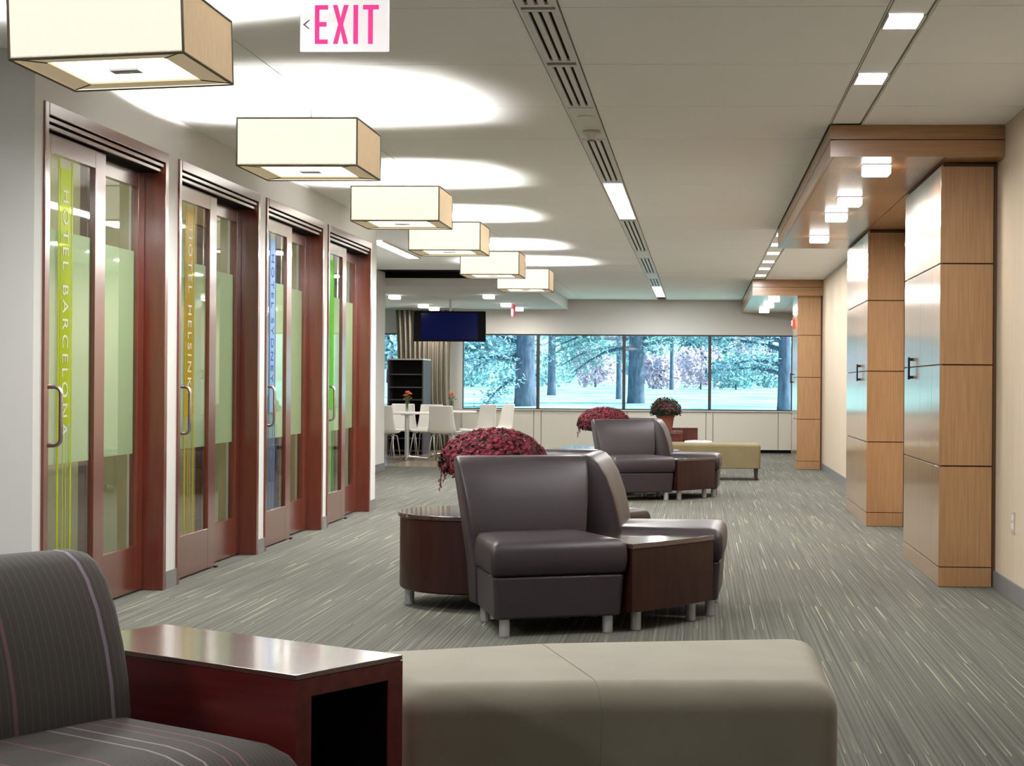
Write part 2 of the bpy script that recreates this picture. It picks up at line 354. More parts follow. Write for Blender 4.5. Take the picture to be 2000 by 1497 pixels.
# ------------------------------------------------------------------ sliding glass doors
def text_mesh(txt, size, name, m, parent, loc, rot):
    cu = bpy.data.curves.new(name, 'FONT'); cu.body = txt; cu.size = size; cu.extrude = .0008; cu.align_x = 'LEFT'; cu.space_character = 1.35
    t = bpy.data.objects.new(name, cu); COL.objects.link(t); bpy.context.view_layer.update()
    me = bpy.data.meshes.new_from_object(t); bpy.data.objects.remove(t)
    me.materials.clear(); me.materials.append(MT[m]); o = bpy.data.objects.new(name, me); COL.objects.link(o)
    o.parent = parent; o.location = loc; o.rotation_euler = rot; return o
def door(k, y0, colr, text, lab):
    d = thing('door_%d' % (k + 1), lab, None, (XL, y0, 0), kind='structure')
    MB().box(-.19, .012, 0, .045, 0, 2.515).box(-.19, .012, 1.765, 1.82, 0, 2.515).box(-.19, .014, .045, 1.765, 2.455, 2.515).build('frame', 'cherry', d, bevel=.004)
    tr = MB().box(-.19, -.02, .045, 1.765, 2.40, 2.455).build('head_track', 'black', d)
    B(-.02, .004, .045, 1.765, 2.427, 2.448).build('track_rib', 'cherry', tr, bevel=.003)
    B(-.02, -.006, .045, 1.765, 2.398, 2.418).build('track_rib', 'cherry', tr, bevel=.003)
    def leaf(xf, a, b, g0, g1, zt, front):
        p = MB().box(xf - .04, xf, a, g0, .012, zt).box(xf - .04, xf, g1, b, .012, zt).box(xf - .04, xf, g0, g1, .012, .265).box(xf - .04, xf, g0, g1, 2.30, zt)
        lf = p.build('sliding_panel', 'cherry', d, bevel=.003)
        B(xf - .024, xf - .016, g0, g1, .265, 2.30).build('glass', 'glass', lf)
        B(xf - .028, xf - .0255, g0, g1, .79, 1.94).build('frosted_film', 'film', lf)
        if front:
            ya, yb = .345, .535
            B(xf - .0155, xf - .0145, ya + .03, yb - .03, .98, 2.25).build('colour_band', 'band_' + colr, lf)
            ln = MB()
            for y, w in ((ya, .022), (yb - .018, .018), (ya + .075, .008), (yb - .075, .008)):
                ln.box(xf - .0155, xf - .0145, y, y + w, .27 if w > .01 else .27, 2.29 if w > .01 else .97)
            ln.build('colour_stripe', 'line_' + colr, lf)
            if text:
                text_mesh(text, .105, 'lettering', 'letterblue' if colr == 'blue' else 'letter', lf, (xf - .0135, .403, 2.15), (R(90), R(90), R(90)))
            pts = [(xf, .165, .89), (xf + .045, .165, .89)] + [(xf + .045 + .03 * math.sin(t), .165, .92 - .03 * math.cos(t)) for t in (R(30), R(60), R(90))]
            pts += [(x, y, 2.06 - z) for x, y, z in reversed(pts)]
            MB().tube(pts, .0105, 8).build('handle', 'chrome', lf, smooth=True)
        return lf
    leaf(-.045, .05, .955, .205, .805, 2.395, True)
    leaf(-.108, .86, 1.76, .99, 1.655, 2.385, False)
    B(-.05, -.03, .945, .985, 0, .012).build('floor_guide', 'bronze', d)
cols = ['lime', 'amber', 'blue', 'green']; txts = ['HOTEL BARCELONA', 'HOTEL HELSINKI', 'HOTEL SYDNEY', None]
labs = ['nearest cherry sliding glass door with a lime green lettered band', 'second cherry sliding glass door with an amber lettered band',
        'third cherry sliding glass door with a blue lettered band', 'farthest cherry sliding glass door with a bright green band']
for k in range(4): door(k, Y0[k], cols[k], txts[k], labs[k])
for k in range(4):
    oy = Y0[k] + .9
    t = thing('office_ceiling_light', 'lit square ceiling panel inside the room behind the %s door' % ['lime lettered', 'amber lettered', 'blue lettered', 'green banded'][k], 'light', (-4.5, oy, H), group='office ceiling lights')
    B(-.3, .3, -.3, .3, -.012, 0).build('diffuser', 'panel_lit', t); MB().box(-.32, .32, -.32, -.3, -.02, 0).box(-.32, .32, .3, .32, -.02, 0).box(-.32, -.3, -.3, .3, -.02, 0).box(.3, .32, -.3, .3, -.02, 0).build('light_frame', 'whitemetal', t)
    lamp('office_lamp', 'AREA', (0, 0, -.03), 38, WARM, sx=.58, parent=t)

# ------------------------------------------------------------------ pendants
def pendant():
    t = thing('pendant_lamp', 'nearest and largest cream box pendant, cut off by the top of the view', 'lamp', group='cream box pendants along the glass doors')
    w, h = .32, .25                                  # half size, height; origin at bottom centre
    fr = .10
    for s, nm in ((-1, 'front_shade_panel'), (1, 'back_shade_panel')):
        y = s * w
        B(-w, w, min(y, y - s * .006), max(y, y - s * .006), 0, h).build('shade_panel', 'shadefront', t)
    for s in (-1, 1):
        x = s * w
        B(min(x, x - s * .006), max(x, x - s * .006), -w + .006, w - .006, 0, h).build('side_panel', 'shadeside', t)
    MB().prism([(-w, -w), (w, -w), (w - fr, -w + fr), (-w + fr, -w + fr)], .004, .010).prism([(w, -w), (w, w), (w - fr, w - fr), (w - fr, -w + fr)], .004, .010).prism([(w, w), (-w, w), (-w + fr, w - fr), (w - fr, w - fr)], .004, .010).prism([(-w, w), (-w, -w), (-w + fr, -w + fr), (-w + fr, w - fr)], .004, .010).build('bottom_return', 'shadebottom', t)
    e = MB(); r = .0055
    cs = [(-w, -w), (w, -w), (w, w), (-w, w)]
    for i in range(4):
        a, b = cs[i], cs[(i + 1) % 4]
        e.tube([(*a, 0), (*b, 0)], r, 6).tube([(*a, h), (*b, h)], r, 6).tube([(*a, 0), (*a, h)], r, 6)
        e.tube([(*a, .003), (a[0] * (w - fr) / w, a[1] * (w - fr) / w, .003)], .003, 5)
    e.build('piping', 'edge', t)
    B(-w + fr, w - fr, -w + fr, w - fr, .011, .017).build('diffuser', 'bulbwhite', t)
    fi = B(-.055, .055, -.035, .035, .002, .0105).build('finial_plate', 'satin', t); B(-.025, .025, -.012, .012, -.001, .0015).build('finial_slot', 'whitemetal', fi)
    MB().tube([(0, 0, .2), (0, 0, .365)], .006, 6).build('stem', 'satin', t)
    MB().lathe([(.0, .205), (.02, .21), (.02, .215), (0, .22)], 10).build('lamp_holder', 'satin', t)
    lamp('pendant_down', 'AREA', (0, 0, -.006), P_PEND_DOWN, WARM, sx=.46, parent=t)
    lamp('pendant_up', 'SPOT', (0, .10, .195), P_PEND_UP, (1, .975, .93), rot=(PI, 0, 0), parent=t, spot_size=R(166), spot_blend=.10, shadow_soft_size=.03)
    return t
P = pendant()
plab = [None, 'second cream box pendant from the viewer, below the exit sign', 'third cream box pendant from the viewer, mid row', 'fourth cream box pendant from the viewer, partly behind the third',
        'fifth cream box pendant, overlapping the black recess', 'farthest and smallest cream box pendant, near the television']
PX = [-2.185, -2.125, -2.20, -2.27, -2.275, -2.17]; PYF = [5.934, 8.70, 11.95, 14.75, 18.0, 20.45]; PZ = [2.375, 2.345, 2.375, 2.39, 2.39, 2.375]
for k in range(6):
    o = P if k == 0 else dup(P, label=plab[k])
    o.location = (PX[k], PYF[k] + .32, PZ[k])
P.rotation_euler.y = R(-2.2)

# ------------------------------------------------------------------ ceiling strips and their fittings
cs_ = thing('linear_diffuser', 'long recessed ceiling strip of slot vents and lit panels down the middle', 'vent', (-.668, 18, H))
x0, x1 = -.752, -.584
MB().box(x0, x0 + .012, -4, 29.9, 2.736, 2.762).box(x1 - .012, x1, -4, 29.9, 2.736, 2.762).build('edge_rail', 'whitemetal', cs_, world=True)
B(x0 + .012, x1 - .012, -4, 29.9, 2.758, 2.763).build('back_plate', 'black', cs_, world=True)
segs = [('v', 5.2, 6.78), ('v', 6.83, 7.95), ('v', 8.02, 9.23), ('p', 9.26, 10.42), ('v', 10.45, 12.62), ('l', 12.82, 15.42), ('v', 15.6, 19.1), ('p', 19.15, 20.15), ('v', 20.2, 22.8), ('p', 22.85, 24.05), ('v', 24.1, 25.95), ('l', 26.15, 28.95)]
lw = x1 - x0 - .024
for kd, a, b in segs:
    xa, xb = x0 + .012, x1 - .012
    if kd == 'p': B(xa, xb, a, b, 2.738, 2.756).build('blank_plate', 'whitemetal', cs_, world=True)
    elif kd == 'l':
        B(xa, xb, a, b, 2.736, 2.75).build('lit_panel', 'panel_lit', cs_, world=True)
        lamp('strip_lamp', 'AREA', ((xa + xb) / 2 + .668, (a + b) / 2 - 18, -.02), P_CENTRE, WARM, sx=lw, sy=b - a, parent=cs_)
    else:
        B(xa, xb, a, a + .04, 2.738, 2.75).build('end_bar', 'whitemetal', cs_, world=True); B(xa, xb, b - .04, b, 2.738, 2.75).build('end_bar', 'whitemetal', cs_, world=True)
        for q in range(4):
            c = xa + .010 + q * (lw - .020) / 3
            B(c - .0125, c + .0125, a + .04, b - .04, 2.737, 2.752).build('slat', 'whitemetal', cs_, world=True)
sd = thing('smoke_detector', 'round white smoke detector on the middle ceiling strip', 'detector', (-.66, 10.1, 2.738))
MB().lathe([(.055, 0), (.055, -.02), (.04, -.035), (.03, -.055)], 20).build('housing', 'whitemetal', sd, smooth=True, fix=True)
MB().lathe([(.022, -.055), (.022, -.06)], 16).build('sensor_ring', 'base', sd, fix=True)
sp_ = MB().lathe([(.05, 0), (.045, -.006), (.0, -.008)], 20, (-.66, 9.55, 2.738)).build('ceiling_disc', 'whitemetal', fix=True)
tag(sp_, 'flat white disc beside the smoke detector on the ceiling strip', 'cover')

for a, b, lab in ((-4, 9.86, 'near ceiling channel with two lit squares leading to the near bamboo canopy'), (16.43, 24.14, 'far ceiling channel with small lit squares between the two bamboo canopies')):
    rs = thing('lighting_channel', lab, 'channel', (.852, (a + b) / 2, H), group='ceiling lighting channels on the right')
    B(.772, .932, a, b, 2.745, 2.758).build('channel_plate', 'tile', rs, world=True)
    for c, d in ((.762, .772), (.932, .942)): B(c, d, a, b, 2.747, 2.763).build('channel_groove', 'gap', rs, world=True)
    for c, d in ((.757, .762), (.942, .947)): B(c, d, a, b, 2.738, 2.762).build('edge_rail', 'whitemetal', rs, world=True)
dl0 = None
def ordinal(i): return ['first', 'second', 'third', 'fourth', 'fifth', 'sixth', 'seventh', 'eighth'][i]
for i, y in enumerate([7.09, 8.41, 17.05, 18.26, 19.42, 20.72, 21.95, 23.3]):
    lab = 'lit square light in the right ceiling channel, %s from the viewer' % ordinal(i)
    if not dl0:
        dl0 = thing('channel_light', lab, 'light', (.852, y, 2.744), group='lights in the right ceiling channel')
        B(-.074, .066, -.125, .125, -.008, 0).build('lens', 'panel_lit', dl0)
        B(-.08, -.0745, -.13, .13, -.01, 0).build('trim_bar', 'whitemetal', dl0); B(.0665, .08, -.13, .13, -.01, 0).build('trim_bar', 'whitemetal', dl0)
        lamp('channel_lamp', 'AREA', (0, 0, -.02), P_STRIP, WARM, sx=.13, sy=.24, parent=dl0)
    else: dup(dl0, (.852, y, 2.744), label=lab)
t = thing('linear_light', 'long lit linear ceiling light beyond the glass doors', 'light', (-3.48, 19.0, H))
B(-.07, .07, -1.2, 1.2, -.012, 0).build('diffuser', 'panel_lit', t); MB().box(-.08, -.07, -1.21, 1.21, -.016, 0).box(.07, .08, -1.21, 1.21, -.016, 0).build('light_frame', 'whitemetal', t)
lamp('linear_lamp', 'AREA', (0, 0, -.03), 50, WARM, sx=.13, sy=2.3, parent=t)

# ------------------------------------------------------------------ wood columns and canopies
ZJ = [(.0, .117), (.12, .722), (.728, 1.330), (1.336, 1.938), (1.944, 2.525)]
def column(y, dep, lab, handle=True, x0=1.443, x1=1.757):
    t = thing('wood_column', lab, 'column', ((x0 + x1) / 2, y + dep / 2, 0), group='bamboo clad columns along the right wall')
    B(x0 + .016, XR - .002, y + .016, y + dep, 0, 2.545).build('core', 'woodcore', t, world=True)
    for a, b in ZJ:
        B(x0 + .003, x1, y, y + .016, a + .002, b).build('panel', 'ring', t, world=True, bevel=.0015, seg=1)
        ys = [y + .0, y + .34, y + .90, y + dep] if b > .2 else [y, y + dep]
        for c, d in zip(ys, ys[1:]):
            B(x0, x0 + .016, c + .002, d - .002, a + .002, b).build('panel', 'ring', t, world=True, bevel=.0015, seg=1)
    if handle:
        hy = y + 1.25 if dep < 1.8 else y + .60
        MB().box(x0 - .035, x0 - .022, hy - .014, hy + .014, 1.25, 1.40).box(x0 - .022, x0, hy - .01, hy + .01, 1.255, 1.275).box(x0 - .022, x0, hy - .01, hy + .01, 1.375, 1.395).build('pull_handle', 'bronze', t, world=True)
    return t
column(10.1, 1.72, 'nearest bamboo clad column with glossy left side and black pull')
column(14.43, 1.98, 'second bamboo clad column, middle distance, behind the nearest')
column(24.25, 1.25, 'farthest bamboo clad column beside the windows', True, 1.42, 1.757)
def canopy(y0, y1, z, lab):
    t = thing('wood_canopy', lab, 'canopy', (1.27, (y0 + y1) / 2, z)); x0 = .764
    B(x0 + .02, XR - .002, y0 + .02, y1 - .02, z + .016, 2.742).build('core', 'woodcore', t, world=True)
    zm = z + (2.74 - z) * .53
    for a, b in ((z, zm - .003), (zm + .003, 2.739)):
        B(x0, XR - .002, y0, y0 + .018, a, b).build('fascia_board', 'ringH', t, world=True)
        B(x0, x0 + .018, y0 + .019, y1 - .019, a, b).build('fascia_board', 'ringY', t, world=True)
        B(x0, XR - .002, y1 - .018, y1, a, b).build('fascia_board', 'ringH', t, world=True)
    L_ = y1 - y0; ys = [y0 + .02, y0 + .55, y0 + .55 + (L_ - 1.6) / 2, y1 - 1.05, y1 - .02]
    for c, d in zip(ys, ys[1:]):
        for e, f in ((x0 + .02, 1.44), (1.444, XR - .004)):
            B(e, f - .002, c + .002, d - .002, z, z + .015).build('soffit_panel', 'ringY', t, world=True)
    return t
MT['ringY'] = mat('bamboo_veneer_depthwise', (.335, .175, .076), .34, var=.14, vscale=9, vstretch=(11, .35, 11), coat=.4, coat_r=.2)
canopy(9.87, 16.42, 2.552, 'near bamboo canopy with two fascia boards over the near columns')
canopy(24.15, 29.96, 2.508, 'far bamboo canopy by the windows')
cl0 = None
for i, (x, y, z) in enumerate([(1.075, 10.28, 2.552), (1.07, 12.02, 2.552), (1.065, 13.12, 2.552), (1.07, 15.05, 2.552), (1.10, 24.75, 2.508), (1.10, 26.6, 2.508), (1.10, 28.4, 2.508)]):
    lab = 'glowing square glass light under the %s canopy, %s from the viewer' % (('near', ordinal(i)) if i < 4 else ('far', ordinal(i - 4)))
    if not cl0:
        cl0 = thing('canopy_light', lab, 'light', (x, y, z), group='square glass lights under the canopies')
        B(-.082, .082, -.082, .082, -.060, -.004).build('glass_block', 'panel_lit', cl0, bevel=.01, seg=2)
        B(-.09, .09, -.09, .09, -.004, 0).build('trim_plate', 'satin', cl0)
        lamp('canopy_lamp', 'AREA', (0, 0, -.075), P_CANOPY, (1, .93, .84), sx=.15, parent=cl0)
    else: dup(cl0, (x, y, z), label=lab)

for x, y, lab in ((-4.66, 25.35, 'square light under the bulkhead at far left'), (-4.69, 28.2, 'square light under the bulkhead left of the television'), (-4.665, 29.2, 'square light just above the television'),
                  (-3.18, 25.1, 'square light under the bulkhead, nearest of its right row'), (-3.22, 27.7, 'square light under the bulkhead beside the far exit sign'), (-3.175, 29.2, 'square light under the bulkhead, last of its right row')):
    dup(cl0, (x, y, 2.555), label=lab)['group'] = 'square lights under the dining bulkhead'

# ------------------------------------------------------------------ exit signs and small wall things
ex = thing('exit_sign', 'clear hanging exit sign with pink letters and left chevron', 'sign', (-1.225, 5.7, 2.34))
pl = B(-.158, .152, -.006, .006, .0, .215).build('acrylic_panel', 'acrylic', ex, bevel=.004)
B(-.10, .17, -.03, .03, .215, .26).build('housing', 'whitemetal', ex, bevel=.004); MB().tube([(.03, 0, .26), (.03, 0, .4)], .02, 10).build('ceiling_stem', 'whitemetal', ex)
B(-.2, .2, -.004, .004, .196, .199).build('panel_clip', 'whitemetal', ex)
def poly(pts, y0, y1): # extrude xz polygon along y
    n = len(pts); return MB().add([(x, y0, z) for x, z in pts] + [(x, y1, z) for x, z in pts], [tuple(range(n)), tuple(range(2 * n - 1, n - 1, -1))] + [(i, i + n, (i + 1) % n + n, (i + 1) % n) for i in range(n)])
zb, zt = .026, .160; s_ = .0155
gl = [('E', [(-.105, zb), (-.060, zb), (-.060, zb + s_), (-.105 + s_, zb + s_), (-.105 + s_, .086), (-.065, .086), (-.065, .086 + s_), (-.105 + s_, .086 + s_), (-.105 + s_, zt - s_), (-.059, zt - s_), (-.059, zt), (-.105, zt)]),
      ('X', [(-.042, zb), (-.0255, zb), (-.0155, .072), (-.0055, zb), (.011, zb), (-.007, .093), (.012, zt), (-.0045, zt), (-.0155, .115), (-.0265, zt), (-.043, zt), (-.024, .093)]),
      ('I', [(.029, zb), (.045, zb), (.045, zt), (.029, zt)]),
      ('T', [(.080, zb), (.0965, zb), (.0965, zt - s_), (.117, zt - s_), (.117, zt), (.062, zt), (.062, zt - s_), (.080, zt - s_)])]
for c, pts in gl: poly(pts, -.0095, -.0065).build('letter', 'pinkletter', pl, fix=True)
poly([(-.147, .093), (-.128, .109), (-.122, .109), (-.139, .093), (-.122, .078), (-.128, .078)], -.0085, -.0065).build('chevron', 'exitgrey', pl, fix=True)
e2 = thing('exit_sign', 'small far red exit sign seen edge on under the bulkhead', 'sign', (-3.13, 28.0, 2.34))
B(-.02, .02, -.15, .15, 0, .2).build('panel', 'redplastic', e2, bevel=.004); MB().tube([(0, 0, .2), (0, 0, .215)], .02, 8).build('ceiling_stem', 'whitemetal', e2)
fa = thing('fire_alarm', 'small red and white alarm on the side of the farthest column', 'alarm', (1.42, 24.9, 2.13))
B(-.035, 0, -.05, .05, -.07, .07).build('housing', 'redmatte', fa, bevel=.006); B(-.05, -.035, -.03, .03, -.03, .05).build('strobe', 'white', fa, bevel=.006)
wo = thing('wall_outlet', 'cream outlet cover low on the right wall', 'outlet', (XR, 9.53, .44))
B(-.007, 0, -.04, .04, -.06, .06).build('cover_plate', 'panelback', wo, bevel=.002)
B(-.009, -.007, -.018, .018, .008, .04).build('socket', 'white', wo); B(-.009, -.007, -.018, .018, -.04, -.008).build('socket', 'white', wo)
sw = thing('light_switch', 'white light switch on the white pier before the dining area', 'switch', (-4.36, 22.1, 1.07))
B(0, .008, -.05, .05, -.07, .07).build('cover_plate', 'whitemetal', sw, bevel=.002); B(.008, .014, -.012, .012, -.03, .03).build('toggle', 'white', sw)

# ------------------------------------------------------------------ leather lounge clusters
def rounded(poly, r, seg=4):
    out = []; n = len(poly)
    for i in range(n):
        p, a, b = Vector(poly[i]), Vector(poly[i - 1]), Vector(poly[(i + 1) % n])
        u, v = (a - p).normalized(), (b - p).normalized()
        for k in range(seg + 1):
            t = k / seg; q = (p + u * r) * (1 - t) ** 2 + p * 2 * t * (1 - t) + (p + v * r) * t * t; out.append((q.x, q.y))
    return out
def lounge_chair(lab):
    """local frame: front edge centre on the floor, seat opens to -y"""
    t = thing('lounge_chair', lab, 'chair', group='aubergine leather lounge chairs')
    fr, bk_ = .335, .275
    def trap(f, b, y0, y1, r): return rounded([(-f, y0), (f, y0), (b, y1), (-b, y1)], r)
    MB().prism(trap(fr - .018, bk_ - .012, .018, .56, .03), .085, .288, trap(fr - .006, bk_ - .006, .004, .56, .03)).build('base', 'leather', t, bevel=.014, seg=3)
    c = MB(); rows = []
    for ins, z in ((.010, .292), (-.004, .305), (-.010, .36), (-.008, .41), (.0, .435), (.02, .452), (.06, .459), (.14, .463)):
        rows.append([(x, y, z) for x, y in trap(fr - ins, bk_ - ins * .6, ins, .58, .03)])
    c.grid(rows, True); n = len(rows[0]); c.f.append(tuple(range(n - 1, -1, -1))); c.f.append(tuple(range((len(rows) - 1) * n, len(rows) * n)))
    c.build('seat_cushion', 'leather', t, smooth=True)
    prof = [(.545, .09), (.535, .30), (.525, .44), (.538, .52), (.562, .62), (.598, .72), (.640, .79), (.672, .822), (.705, .833), (.745, .826), (.775, .80), (.768, .72), (.735, .50), (.71, .30), (.69, .09)]
    hw = lambda z: .272 + (.345 - .272) * max(0, min(1, (z - .20) / .62)) 
    rows = []
    for s in (-1, -.985, -.94, -.5, 0, .5, .94, .985, 1):
        q = {1: .022, .985: .008, .94: 0}.get(abs(s), 0)
        cy, cz = .645, .46
        rows.append([(hw(z) * s, y + (cy - y) * q * 4, z + (cz - z) * q * 1.2) for y, z in prof])
    b = MB(); b.grid(rows, True); k = len(prof)
    b.f.append(tuple(range(k))); b.f.append(tuple(range(9 * k - 1, 8 * k - 1, -1)))
    b.build('backrest', 'leather', t, smooth=True, fix=True)
    for x, y in ((-.258, .06), (.258, .06), (-.21, .60), (.21, .60)):
        MB().lathe([(.024, 0), (.026, .004), (.026, .088)], 14, (x, y, 0)).build('leg', 'satin', t, smooth=False)
    return t
def wedge_table(lab):
    """local frame: ring centre on the floor; sector opens towards -y"""
    t = thing('wedge_table', lab, 'table', group='wedge tables between lounge chairs')
    def sector(r0, r1, a, n=10):
        A = [R(-a + 2 * a * i / n) for i in range(n + 1)]
        q = lambda x: r1 * (.35 + .63 / math.cos(x))
        return [(q(x) * math.sin(x), -q(x) * math.cos(x)) for x in A] + [(r0 * math.sin(x), -r0 * math.cos(x)) for x in reversed(A)]
    MB().prism(sector(.62, 1.262, 15.2), .10, .405).build('apron', 'walnut', t, fix=True)
    MB().prism(sector(.60, 1.266, 15.3), .4065, .432).build('tabletop', 'tabletop', t, fix=True, bevel=.003)
    for r, a in ((1.18, -10.9), (1.18, 10.9), (.70, 0)):
        MB().lathe([(.024, 0), (.026, .004), (.026, .10)], 14, (r * math.sin(R(a)), -r * math.cos(R(a)), 0)).build('leg', 'satin', t)
    return t
MT['tabletop'] = mat('polished_dark_top', (.055, .026, .022), .16, var=.25, vscale=5, vstretch=(1, 6, 1), coat=1, coat_r=.05)
def drum_table(lab):
    t = thing('drum_table', lab, 'table', group='round drum tables')
    MB().lathe([(.425, .09), (.435, .10), (.435, .478)], 64).build('drum', 'walnut', t, smooth=True, bevel=.004)
    MB().lathe([(.445, .479), (.447, .485), (.445, .502)], 64).build('tabletop', 'tabletop', t, bevel=.002)
    for k in range(4):
        a = R(199 + 90 * k); MB().lathe([(.024, 0), (.026, .004), (.026, .092)], 14, (.385 * math.cos(a), .385 * math.sin(a), 0)).build('leg', 'satin', t)
    return t
def blossom(mb, p, nrm, r, rng):
    nrm = nrm.normalized(); a = nrm.orthogonal().normalized(); b = nrm.cross(a); ph = rng.random() * 6
    n = 8; vs = [p + nrm * r * .35]; fs = []
    for k in range(n):
        t0 = ph + 2 * PI * k / n
        for dt, rr, hh in ((-.3, .55, .25), (0, 1.0, .05 + rng.uniform(-.15, .2)), (.3, .55, .25)):
            vs.append(p + (a * math.cos(t0 + dt) + b * math.sin(t0 + dt)) * r * rr + nrm * r * hh)
        i = 1 + 3 * k; fs.append((0, i, i + 1, i + 2))
    mb.add(vs, fs)
def potted_mum(lab, seed, rad, dome, z0, potm, pot_h, nb, br=.017, pm=('petal', 'petal2'), droop=True, cat='plant'):
    rng = random.Random(seed)
    t = thing('potted_mum', lab, cat)
    MB().lathe([(.085, 0), (.09, .01), (.115, pot_h - .03), (.125, pot_h - .03), (.125, pot_h), (.11, pot_h), (.10, pot_h - .02)], 24).build('pot', potm, t, smooth=False)
    lf = MB(); b1 = MB(); b2 = MB()
    def surf(u, v):    # u azimuth, v 0 top .. 1 rim
        th = v * R(100); return Vector((rad * math.sin(th) * math.cos(u), rad * math.sin(th) * math.sin(u), z0 + dome * math.cos(th)))
    rows = [[tuple(surf(2 * PI * j / 20, i / 7 * 1.05) * 1.0 + Vector((0, 0, -.025)) if i else surf(0, 0) + Vector((0, 0, -.025))) for j in range(20)] for i in range(8)]
    rows = [[(x * .9, y * .9, z) for x, y, z in r] for r in rows] + [[(.07 * math.cos(2 * PI * j / 20), .07 * math.sin(2 * PI * j / 20), pot_h - .02) for j in range(20)]]
    lf.grid(rows, True)
    for k in range(650):
        u, v = rng.random() * 2 * PI, math.sqrt(rng.random()) * 1.08; p = surf(u, v) * rng.uniform(.94, .99) if False else surf(u, v) - Vector((0, 0, rng.uniform(.0, .03)))
        d = Vector((rng.uniform(-1, 1), rng.uniform(-1, 1), rng.uniform(-.3, 1))).normalized() * .03; s = d.orthogonal().normalized() * .011
        lf.add([p, p + d * .5 + s, p + d, p + d * .5 - s], [(0, 1, 2, 3)])
    for k in range(nb):
        u, v = rng.random() * 2 * PI, math.acos(1 - rng.random() * 1.12) / R(100); p = surf(u, v); nv = Vector((p.x / rad ** 2, p.y / rad ** 2, (p.z - z0) / dome ** 2 + .8)); p = p + Vector((rng.uniform(-.012, .012), rng.uniform(-.012, .012), rng.uniform(-.008, .014)))
        if droop and v > .85: p.z -= rng.random() ** 2 * .07
        blossom(b1 if rng.random() < .72 else b2, p, nv + Vector((rng.uniform(-.5, .5), rng.uniform(-.5, .5), 0)) * nv.length, br * rng.uniform(.8, 1.25), rng)
    if droop:
        for k in range(34):
            p = Vector((-rad * .95 - rng.uniform(-.05, .015) * (1 - k / 45), rng.uniform(-.10, .02), z0 + .01 - k * .0036)); blossom(b1, p, Vector((-1, -.4, .2)), br, rng)
        for k in range(9): blossom(b1, Vector((-rad * 1.0 + rng.uniform(-.008, .008), -.05 + rng.uniform(-.01, .01), z0 - .10 - k * .007)), Vector((-1, -.9, 0)), br * .8, rng)
        lf.tube([(-rad * .97, -.05, z0), (-rad, -.05, z0 - .14)], .003, 4)
    lf.build('foliage', 'leaf', t)['kind'] = 'stuff'
    o = b1.build('blossoms', pm[0], t); o['kind'] = 'stuff'
    o = b2.build('blossoms', pm[1], t); o['kind'] = 'stuff'
    return t
CX, CY = -1.10, 9.03
def ring_pos(cx, cy, ang, rad): return (cx + rad * math.sin(R(ang)), cy - rad * math.cos(R(ang)), 0)
ch0 = None
for ci, (cx, cy, wh) in enumerate(((CX, CY, 'near'), (CX + .10, CY + 9.38, 'far'))):
    for ang, rad, lab in ((22, 1.20, 'purple brown leather lounge chair facing the viewer in the %s ring'), (87, 1.24, 'purple brown leather lounge chair turned right beside the wedge table in the %s ring'), (157, 1.29, 'purple brown leather lounge chair at the back of the %s ring, mostly hidden')):
        p = ring_pos(cx, cy, ang, rad)
        if not ch0: ch0 = lounge_chair(lab % wh); ch0.location = p; ch0.rotation_euler.z = R(ang)
        else: dup(ch0, p, R(ang), lab % wh)
    if ci == 0:
        wt0 = wedge_table('dark cherry wedge table between the two near lounge chairs'); wt0.location = (cx, cy, 0); wt0.rotation_euler.z = R(53.6)
        dt0 = drum_table('dark round drum table behind the near front lounge chair'); dt0.location = (cx - .095, cy + .085, 0)
    else:
        dup(wt0, (cx, cy, 0), R(53.6), 'reddish brown wedge table between the two far lounge chairs'); dup(dt0, (cx - .095, cy + .085, 0), 0, 'dark round drum table behind the far front lounge chair')
mum = potted_mum('large dome of crimson mums behind the nearest lounge chair', 3, .285, .17, .272, 'darkleg', .19, 2700, .0120)
mum.location = (-1.12, 9.1, .503)
dup(mum, (-1.05, 18.5, .503), 0, 'dome of red mums behind the far front lounge chair')

# ------------------------------------------------------------------ foreground seating
FX, FY, FR = -.871, 3.593, R(58.2)              # nearest corner of the side table; local x runs along its short end, y along its long side
t = thing('side_table', 'foreground cherry side table with open end and reflective top', 'table', (FX, FY, 0), FR)
TW, TL = .345, .83
MT['cherrytop'] = mat('polished_cherry_top', (.13, .05, .04), .22, var=.25, vscale=5, vstretch=(6, .6, 1), coat=1, coat_r=.10, coat_ior=2.0)
B(0, TW, 0, TL, .548, .56).build('tabletop', 'cherrytop', t, bevel=.0015)
B(0, TW, 0, TL, .508, .5475).build('top_rail', 'cherryY', t)
B(0, .048, 0, TL, 0, .508).build('side_panel', 'cherryY', t); B(TW - .05, TW, 0, TL, 0, .508).build('side_panel', 'cherryY', t)
B(.048, TW - .05, TL - .03, TL, 0, .508).build('back_panel', 'shelfblack', t); B(.048, TW - .05, .02, TL - .03, .0, .05).build('bottom_panel', 'shelfblack', t)
B(.0485, .0495, .004, TL - .03, .05, .507).build('dark_liner', 'shelfblack', t); B(TW - .0515, TW - .0505, .004, TL - .03, .05, .507).build('dark_liner', 'shelfblack', t); B(.05, TW - .052, .004, TL - .03, .505, .5075).build('dark_liner', 'shelfblack', t)  # thin black sheets added to darken the inside of the open end

